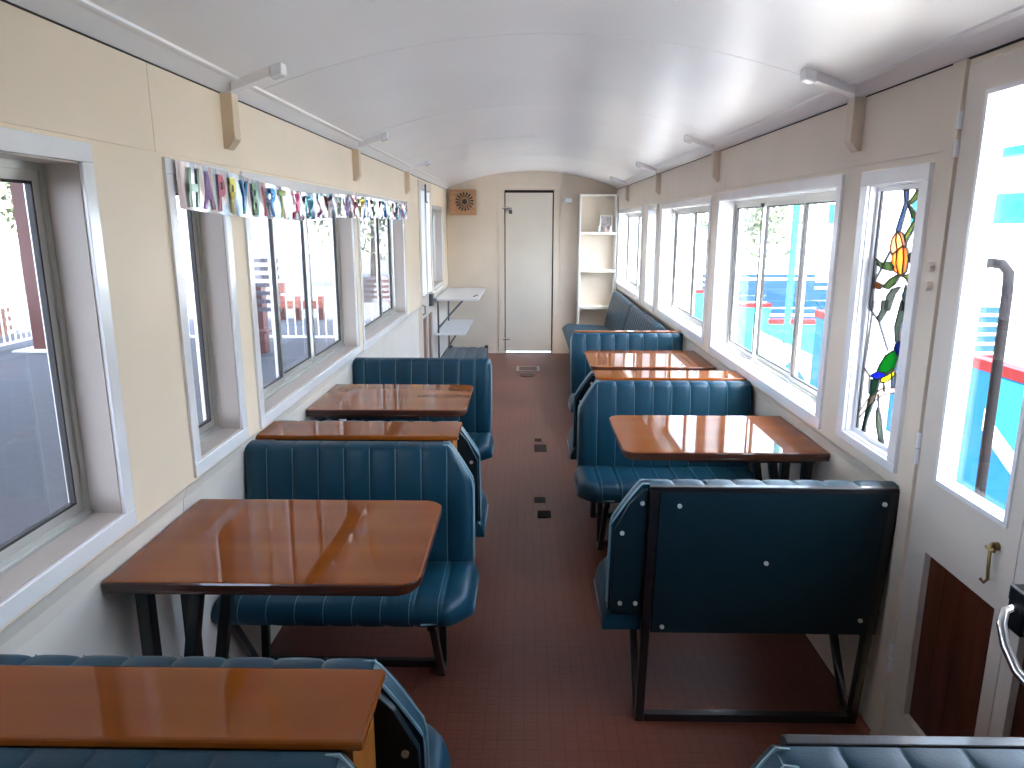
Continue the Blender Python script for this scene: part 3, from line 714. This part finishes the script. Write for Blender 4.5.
# bookcase in the far right corner
bk = empty('bookcase', (.85, 8.86, 0), 'tall narrow white open bookcase in the far right corner', 'bookcase')
bx0, bx1, by0, by1 = .636, 1.086, 8.74, 8.955
obj('side_panel', MB().box((bx0, by0, 0), (bx0+.02, by1, 1.94)), SHELFW, bk, bevel=.002)
obj('side_panel', MB().box((bx1-.02, by0, 0), (bx1, by1, 1.94)), SHELFW, bk, bevel=.002)
obj('back_panel', MB().box((bx0+.02, by1-.01, .0), (bx1-.02, by1, 1.93)), ENDCREAM, bk)
obj('top_board', MB().box((bx0+.02, by0, 1.92), (bx1-.02, by1-.01, 1.94)), SHELFW, bk)
for z in (1.474, 1.03, .585, .10): obj('shelf', MB().box((bx0+.02, by0, z), (bx1-.02, by1-.01, z+.028)), SHELFW, bk)
pf = empty('picture_frame', (.955, 8.84, 1.502), 'white framed picture standing on the top shelf of the bookcase', 'picture')
obj('frame', MB().box((.885,8.84,1.515),(1.035,8.855,1.70)), SHELFW, pf, bevel=.002)
obj('print', MB().box((.90,8.838,1.53),(1.02,8.8405,1.685)), mat('faded print', (.36,.33,.32), .5, var=.55, scale=30), pf)
for i, (x, lb) in enumerate(((.868, 'tiny white figurine at the left foot of the framed picture on the bookcase'), (.945, 'tiny reddish-white figurine in front of the framed picture on the bookcase'), (1.01, 'tiny white figurine at the right foot of the framed picture on the bookcase'))):
    m = MB().tube([(x, 8.78, 1.502), (x, 8.78, 1.52), (x, 8.78, 1.54), (x, 8.78, 1.548)], .018, 8).tube([(x, 8.78, 1.548), (x, 8.78, 1.572)], .011, 8)
    tag(obj('figurine', m, mat('figurine %d' % i, ((.8,.78,.75), (.6,.42,.38), (.78,.78,.8))[i], .4), smooth=True), lb, 'ornament', 'small ornaments on the bookcase top shelf')

# square wooden speaker / ventilator on the far wall
sp = empty('wall_speaker', (-.748, 8.92, 1.85), 'square tan wooden box with a dark sunburst grille high in the far left corner', 'speaker')
obj('box', MB().box((-.915, 8.86, 1.70), (-.60, YE-.001, 1.998)), SPEAKW, sp, bevel=.004)
cx, cz = -.735, 1.857
m = MB(); n = 24
ring = lambda r, y: [(cx+r*math.cos(2*PI*k/n), y, cz+r*math.sin(2*PI*k/n)) for k in range(n)]
obj('rosette', MB().loops([ring(.118, 8.861), ring(.118, 8.853), ring(.112, 8.851)]), SPEAKW, sp, smooth=True)
for k in range(16):
    a = 2*PI*k/16 + .1; d = Vector((math.cos(a), 0, math.sin(a))); t = Vector((-math.sin(a), 0, math.cos(a))); c = Vector((cx, 8.849, cz))
    pts = [c+d*.045-t*.005, c+d*.105-t*.011, c+d*.112, c+d*.105+t*.011, c+d*.045+t*.005]
    o = Vector((0,.004,0)); vs = pts+[p+o for p in pts]
    obj('slot', MB().add(vs, [(0,1,2,3,4),(9,8,7,6,5)]+[(i,(i+1)%5,5+(i+1)%5,5+i) for i in range(5)]), DARKGAP, sp)
obj('hub', MB().loops([ring(.032, 8.852), ring(.030, 8.846), ring(.02, 8.842)]), DARKGAP, sp, smooth=True)
# small white box high on the far wall
sb = empty('wall_box', (.51, 8.95, 1.87), 'small white plastic box on the far wall between door and bookcase', 'alarm box')
obj('cover', MB().box((.47, 8.925, 1.845), (.555, YE-.001, 1.90)), TRIMW, sb, bevel=.008)
obj('lens', MB().box((.44, 8.945, 1.85), (.468, YE-.001, 1.895)), mat('grey plastic', (.5,.5,.5), .4), sb, bevel=.004)

# ---------------------------------------------------------------- foil banner
TOPB = [(2.003,1.768),(2.135,1.767),(2.40,1.757),(2.678,1.743),(3.197,1.728),(3.89,1.750),(4.8,1.752),(5.582,1.747),(5.84,1.770)]
BOTB = [(2.011,1.640),(2.339,1.625),(2.535,1.620),(3.059,1.610),(3.7,1.630),(4.8,1.632),(5.558,1.627),(5.84,1.635)]
def interp(l, y):
    if y <= l[0][0]: return l[0][1]
    for (a, b), (c, d) in zip(l, l[1:]):
        if y <= c: return b+(d-b)*(y-a)/(c-a)
    return l[-1][1]
def foil_mat():
    m = bpy.data.materials.new('holographic foil'); m.use_nodes = True; n = m.node_tree; b = n.nodes['Principled BSDF']
    tc = n.nodes.new('ShaderNodeTexCoord'); mp = n.nodes.new('ShaderNodeMapping'); mp.inputs['Scale'].default_value = (1, 9, 2.5)
    mp.inputs['Rotation'].default_value = (.5, 0, 0)
    nz = n.nodes.new('ShaderNodeTexNoise'); nz.inputs['Scale'].default_value = 1.6; nz.inputs['Detail'].default_value = 3
    n.links.new(tc.outputs['Object'], mp.inputs[0]); n.links.new(mp.outputs[0], nz.inputs['Vector'])
    r = n.nodes.new('ShaderNodeValToRGB'); els = r.color_ramp.elements
    els[0].position = .3; els[0].color = (.40,.44,.52,1); els[1].position = .7; els[1].color = (.8,.8,.82,1)
    for p, c in ((.42,(.45,.58,.72)), (.5,(.85,.85,.85)), (.58,(.66,.50,.50))):
        e = els.new(p); e.color = (*c, 1)
    n.links.new(nz.outputs['Fac'], r.inputs[0]); n.links.new(r.outputs[0], b.inputs['Base Color'])
    b.inputs['Metallic'].default_value = .9; b.inputs['Roughness'].default_value = .22
    return m
FOIL = foil_mat()
Bn = empty('banner', (-.94, 3.9, 1.69), 'silver foil HAPPY BIRTHDAY banner strung above the left windows', 'banner')
def rip(y, t): A = min(1, max(.25, (y-2.3)*1.5)); return -.944 + A*.006*math.sin((y+.10*t)*38) + A*.006*math.sin((y*1.0+.15*t)*17+1) + (.006*math.sin((y+.1*t)*90) if y > 2.9 else 0)
m = MB(); N = 380; K = 4; vs = []; fs = []
for i in range(N+1):
    y = 2.003 + (5.84-2.003)*i/N; zt = interp(TOPB, y); zb_ = interp(BOTB, y)
    for k in range(K+1): vs.append((rip(y, 1-k/K), y, zt+(zb_-zt)*k/K))
for i in range(N):
    for k in range(K): a = i*(K+1)+k; fs.append((a, a+1, a+K+2, a+K+1))
vs2 = [(x-.0012, y, z) for x, y, z in vs]; nn = len(vs)
fs += [tuple(nn+j for j in reversed(f)) for f in fs]
m.add(vs+vs2, fs); obj('foil_strip', m, FOIL, Bn, smooth=True)
LC = [(.30,.42,.34),(.32,.20,.42),(.55,.14,.22),(.62,.55,.08),(.03,.22,.48),(.25,.42,.28),(.60,.10,.16),(.04,.24,.55),(.35,.45,.15),(.55,.10,.25),(.10,.35,.45),(.40,.18,.42),(.5,.2,.2)]
LMAT = [mat('letter foil %d' % i, c, .25, metal=.35) for i, c in enumerate(LC)]
text = 'HAPPYBIRTHDAYHAPPYBIRTHDAY'
dg = bpy.context.evaluated_depsgraph_get()
base = {}
def glyph(ch):
    if ch in base: return base[ch]
    cu_ = bpy.data.curves.new('glyph', 'FONT'); cu_.body = ch; cu_.size = 1; cu_.extrude = .004; cu_.offset = .03; cu_.align_x = 'CENTER'; cu_.resolution_u = 4
    o = bpy.data.objects.new('glyph', cu_); COL.objects.link(o)
    bpy.context.view_layer.update(); d = bpy.context.evaluated_depsgraph_get()
    me = bpy.data.meshes.new_from_object(o.evaluated_get(d)); bpy.data.objects.remove(o)
    base[ch] = me
    return me
gap = 0.0
for i, ch in enumerate(text):
    t = i/(len(text)-1); y = 2.095 + (i*.093 if i < 8 else 8*.093 + (i-8)*(5.78-2.095-8*.093)/17.0)
    if i >= 5: y += .0
    g = glyph(ch); zt = interp(TOPB, y); zb_ = interp(BOTB, y); hgt = (zt-zb_)*.80
    me = bpy.data.meshes.new('letter'); wdt = .088 if i < 8 else .125
    vs = []
    for v in g.vertices:
        lx, ly, lz = v.co; yy = y + lx*wdt*1.15; tt = ly/.72
        vs.append((rip(yy, tt) + .0035 + (lz+.004)*.08, yy, zb_+(zt-zb_)*.1+hgt*tt))
    me.from_pydata([(a+.94, b-3.9, c-1.69) for a, b, c in vs], [], [tuple(p.vertices) for p in g.polygons])
    me.materials.append(LMAT[i % 13]); link('letter', me, Bn)

# ---------------------------------------------------------------- outside
GZ = -.83
ASPH = mat('grey asphalt', (.05,.051,.058), .85, var=.15, scale=6, bump=.3, bscale=80)
CONC = mat('pale concrete', (.55,.53,.49), .8, var=.08, scale=3)
struct(obj('ground_left' if False else 'floor_outside', MB().box((-60,-30,GZ-.2),(-1.2,60,GZ)), ASPH))
struct(obj('floor_concrete', MB().box((-1.2,-30,GZ-.2),(60,60,GZ)), CONC))
WFENCE = mat('white fence paint', (.8,.8,.8), .4)
BROWN = mat('brown painted timber', (.10,.028,.02), .5)
def fence(p, q, label, step=.16):
    p = Vector(p); q = Vector(q); L = (q-p).length; d = (q-p)/L
    F = empty('picket_fence', (p+q)/2, label, 'fence', 'white tubular railings around the platform')
    for z in (.12, 1.0): obj('rail', MB().bar(p+Vector((0,0,z)), q+Vector((0,0,z)), .045), WFENCE, F)
    n = int(L/step)
    src = None
    for k in range(n+1):
        c = p+d*(L*k/n)
        if src is None:
            mb = MB().bar((0,0,.12),(0,0,1.0), .024); src = mb.mesh('picket', WFENCE)
        link('picket', src, F, c-F.location)
fence((-10.2,2.5,GZ), (-10.2,14.7,GZ), 'white picket railing along the far side of the asphalt, seen through the nearest left window')
fence((-10.1,14.8,GZ), (-1.9,14.8,GZ), 'white picket railing across the asphalt, seen through the three-pane left window')
# canopy posts and roof over the platform side
cp = empty('platform_canopy', (-6, 6, GZ), 'station canopy on brown posts over the asphalt on the left side', 'canopy')
obj('roof', MB().box((-10.8,-4,3.35),(-1.75,16,3.45)), mat('canopy sheet', (.4,.38,.35), .6), cp)
for y in (-2, 6.0, 13.87):
    po = obj('post', MB().box((-9.64,y-.13,GZ),(-9.38,y+.13,3.35)), BROWN, cp)
    obj('footing', MB().box((-9.9,y-.4,GZ),(-9.1,y+.4,GZ+.03)), CONC, cp)
# brick planter wall beyond the fence with separate bricks
PW = empty('brick_planter', (-11.6, 10, GZ), 'low brown brick planter wall behind the far picket railing', 'planter')
BR = mat('brown brick', (.16,.075,.05), .8, var=.25, scale=3)
obj('core', MB().box((-11.9,3,GZ),(-11.62,16,GZ+.62)), CONC, PW)
bme = None
for r in range(6):
    for k in range(24):
        y = 7.2+.36*k+(.18 if r % 2 else 0)
        if bme is None: bme = MB().box((-.05,-.17,-.045),(.05,.17,.045)).mesh('brick', BR)
        link('brick', bme, PW, (-11.58+11.6, y-10, .055+.1*r))
# platform seat with brown posts and pale slats
PS = empty('garden_seat', (-4.7, 13.2, GZ), 'brown timber platform seat with horizontal back slats beyond the left windows', 'bench')
obj('post', MB().box((-5.16,13.5,GZ),(-4.98,13.75,.45)), BROWN, PS)
for k in range(7): obj('slat', MB().box((-5.2,13.28,.0+.15*k),(-4.55,13.32,.075+.15*k)), mat('silvered slat', (.09,.09,.12), .6), PS)
obj('seat_plank', MB().box((-5.25,12.98,GZ+.45),(-4.75,13.28,GZ+.5)), BROWN, PS)
obj('seat_leg', MB().box((-5.1,13.0,GZ),(-5.0,13.2,GZ+.45)), BROWN, PS); 
# low timber barrier further out
LB = empty('timber_barrier', (-5.8, 18.5, GZ), 'low red-brown timber barrier behind the railing, through the three-pane window', 'barrier')
for x in (-6.3,-5.9,-5.3): obj('post', MB().box((x-.08,18.4,GZ),(x+.08,18.6,GZ+(.95 if x < -6 else .6))), BROWN, LB)
obj('beam', MB().box((-6.35,18.3,GZ+.3),(-5.2,18.4,GZ+.5)), BROWN, LB)
# notice board on the railing (illegible print)
NB = empty('notice_board', (-2.05, 10.2, .5), 'grey notice board with faint printed lines behind the two-pane left window', 'sign')
obj('board', MB().box((-2.40,10.2,.50),(-1.75,10.23,.86)), mat('grey sign', (.16,.16,.18), .6), NB)
for x in (-2.35,-1.80): obj('post', MB().box((x-.03,10.23,GZ),(x+.03,10.28,.86)), WFENCE, NB)
for k in range(4): obj('print_line', MB().box((-2.33+.02*k,10.196,.57+.075*k),(-1.83-.03*k,10.2,.595+.075*k)), mat('faint print', (.07,.03,.03), .6), NB)
# trees beyond
LEAF = [mat('leaves olive', (.06,.075,.03), .6), mat('leaves yellow green', (.2,.22,.07), .6), mat('leaves dark', (.045,.065,.03), .6)]
BARK = mat('bark', (.035,.028,.022), .9)
def tree(x, y, h, r, mt, label, n=3200, group='trees beyond the platform'):
    T = empty('tree', (x, y, GZ), label, 'tree', group)
    rnd = random.Random(int(abs(x*31+y*7)))
    tm = MB().tube([(x,y,GZ),(x+.1,y,GZ+h*.3),(x-.05,y+.1,GZ+h*.6)], .16, 8)
    for k in range(5):
        a = rnd.random()*6.28; tm.tube([(x,y,GZ+h*(.3+.06*k)),(x+r*.6*math.cos(a),y+r*.6*math.sin(a),GZ+h*(.55+.08*k))], .05, 6)
    obj('trunk', tm, BARK, T, smooth=True)
    fm = MB()
    blobs = [(x+(rnd.random()-.5)*r*1.3, y+(rnd.random()-.5)*r*1.3, GZ+h*(.32+.6*rnd.random()), r*(.3+.3*rnd.random())) for _ in range(10)]
    for _ in range(n):
        bx, by, bz, br = rnd.choice(blobs)
        d = Vector((rnd.gauss(0,1), rnd.gauss(0,1), rnd.gauss(0,1))).normalized()*br*(rnd.random()**.4)
        c = Vector((bx,by,bz))+d; a = Vector((rnd.gauss(0,1), rnd.gauss(0,1), rnd.gauss(0,1))).normalized()*.16
        b = a.orthogonal().normalized()*.06
        fm.add([c-a, c+b, c+a, c-b], [(0,1,2,3)])
    o = obj('foliage', fm, mt, T); o['kind'] = 'stuff'
tree(-6.3, 30, 7.5, 3.2, LEAF[2], 'dark leafy tree far behind the notice board, through the two-pane left window')
tree(-17, 27, 8, 3.5, LEAF[0], 'olive tree beyond the picket railing, through the narrow left window')
tree(-20, 14, 7, 3.0, LEAF[1], 'yellow-green tree beyond the brick planter, through the nearest left window')
tree(7.4, 27, 6.5, 3.2, LEAF[2], 'dark leafy tree beyond the blue tram, through the wide right window')

# neighbouring open tram, painted blue with a red stripe and a white wave
BLUE = mat('bright blue paint', (.003,.115,.33), .55, spec=.1, var=.05, scale=2)
CYAN = mat('cyan paint', (.02,.24,.27), .55, spec=.1)
REDP = mat('red paint', (.17,.010,.012), .55, spec=.1)
WHITEP = mat('white paint', (.8,.8,.8), .4)
SLATB = mat('slate blue slat', (.006,.03,.07), .6, spec=.1); SLATR = mat('maroon slat', (.05,.008,.010), .6, spec=.1)
TR = empty('open_tram', (2.9, 6, GZ), 'open-sided blue tram with red stripe and white wave parked beside the right windows', 'tram')
xs0 = 2.6
obj('side_panel', MB().box((xs0,1.6,-.45),(xs0+.05,6.45,.79)), BLUE, TR)
for k in range(19):
    obj('side_plank', MB().box((xs0-.012,1.6+.255*k,-.44),(xs0,1.6+.255*k+.25,.79)), BLUE, TR)
obj('red_stripe', MB().box((xs0-.02,1.6,.79),(xs0+.06,6.45,.85)), REDP, TR)
# wave painted on the panel: white crest over a cyan band
def wv(y): return .18+.34*max(0, min(1, (y-3.05)/.9))**1.6 + .10*math.sin((y-3.9)*2.2)*(y > 3.9)
pts = [(1.6+.0492*k, 0) for k in range(49)]
m = MB(); top = [(y, min(.78, wv(y)+.5*(y < 4.02)+.10)) for y, _ in pts]; bot = [(y, wv(y)) for y, _ in pts]
for i in range(48):
    (a, za), (b, zb2) = top[i], top[i+1]; zc, zd = bot[i][1], bot[i+1][1]
    m.add([(xs0-.016,a,zc),(xs0-.016,b,zd),(xs0-.016,b,zb2),(xs0-.016,a,za),(xs0-.013,a,zc),(xs0-.013,b,zd),(xs0-.013,b,zb2),(xs0-.013,a,za)], [(0,1,2,3),(7,6,5,4),(0,4,5,1),(2,6,7,3)])
obj('wave_crest', m, CYAN, TR)
m = MB()
for i in range(48):
    (a, z_a), (b, z_b) = bot[i], bot[i+1]
    m.add([(xs0-.019,a,z_a-.07),(xs0-.019,b,z_b-.07),(xs0-.019,b,z_b+.05),(xs0-.019,a,z_a+.05),(xs0-.014,a,z_a-.07),(xs0-.014,b,z_b-.07),(xs0-.014,b,z_b+.05),(xs0-.014,a,z_a+.05)], [(0,1,2,3),(7,6,5,4),(0,4,5,1),(2,6,7,3)])
obj('wave_foam', m, WHITEP, TR)
# white lower panels with blue motif beyond
obj('white_panel', MB().box((xs0-.005,6.46,-.45),(xs0+.03,8.2,.42)), WHITEP, TR)
obj('fin_motif', MB().prism([(6.25,.06),(6.9,.30),(7.05,.22),(7.05,-.02),(6.6,-.08)], lambda y, z: (xs0-.03, y, z), lambda y, z: (xs0-.006, y, z)), BLUE, TR)
# bay ends
for (y, x0_, x1_, zt) in ((7.7,2.62,3.15,.55), (9.3,2.62,3.15,.55), (11.2,2.62,3.15,.55)):
    obj('bay_panel', MB().box((x0_,y,-.45),(x1_,y+.05,zt)), CYAN, TR)
    obj('bay_stripe', MB().box((x0_-.01,y-.01,zt),(x1_+.01,y+.06,zt+.05)), REDP, TR)
for y in (1.6, 5.6, 7.2, 10.0, 12.8):
    obj('roof_post', MB().box((xs0,y,-.45),(xs0+.05,y+.05,2.3)), WHITEP if y != 7.2 else CYAN, TR)
obj('fascia', MB().box((xs0,1.4,1.60),(xs0+.03,6.4,1.76)), CYAN, TR)
for y in (8.2, 9.9, 11.7, 13.6):
    for k in range(7): obj('slat', MB().box((3.3,y,-.05+.11*k),(5.4,y+.03,.02+.11*k)), SLATB if k > 1 else SLATR, TR)
obj('chassis', MB().box((xs0-.02,1.4,GZ+.3),(5.6,14,-.45)), WHITEP, TR)
for y in (2.6, 5.4, 9.4, 12.2): obj('wheel', MB().tube([(xs0+.1,y,GZ+.32),(xs0+.22,y,GZ+.32)], .32, 20), BLACKM, TR)
# grab rail outside the right door
gr_ = MB().tube([(1.245,2.04,1.485),(1.25,1.98,1.497),(1.255,1.94,1.495),(1.26,1.918,1.475),(1.26,1.912,1.42),(1.26,1.895,.5),(1.26,1.89,GZ+.3)], .013, 10)
tag(obj('grab_rail', gr_, mat('grey handrail', (.006,.0055,.007), .8, spec=.08), smooth=True), 'bent grey grab rail standing outside the right door glass', 'handrail')
# pale shed wall behind the tram
SH = empty('station_shed', (9, 10, GZ), 'pale cream shed behind the blue tram', 'building')
obj('wall', MB().box((7.5,-2,GZ),(7.7,15,2.6)), mat('shed cream', (.72,.66,.52), .7), SH)
for k in range(22): obj('board', MB().box((7.47,-2+.77*k,GZ),(7.5,-2+.77*k+.75,2.6)), mat('shed board', (.74,.69,.56), .7), SH)
obj('roof', MB().box((7.2,-2.3,2.6),(9,15.3,2.72)), BLUE, SH)
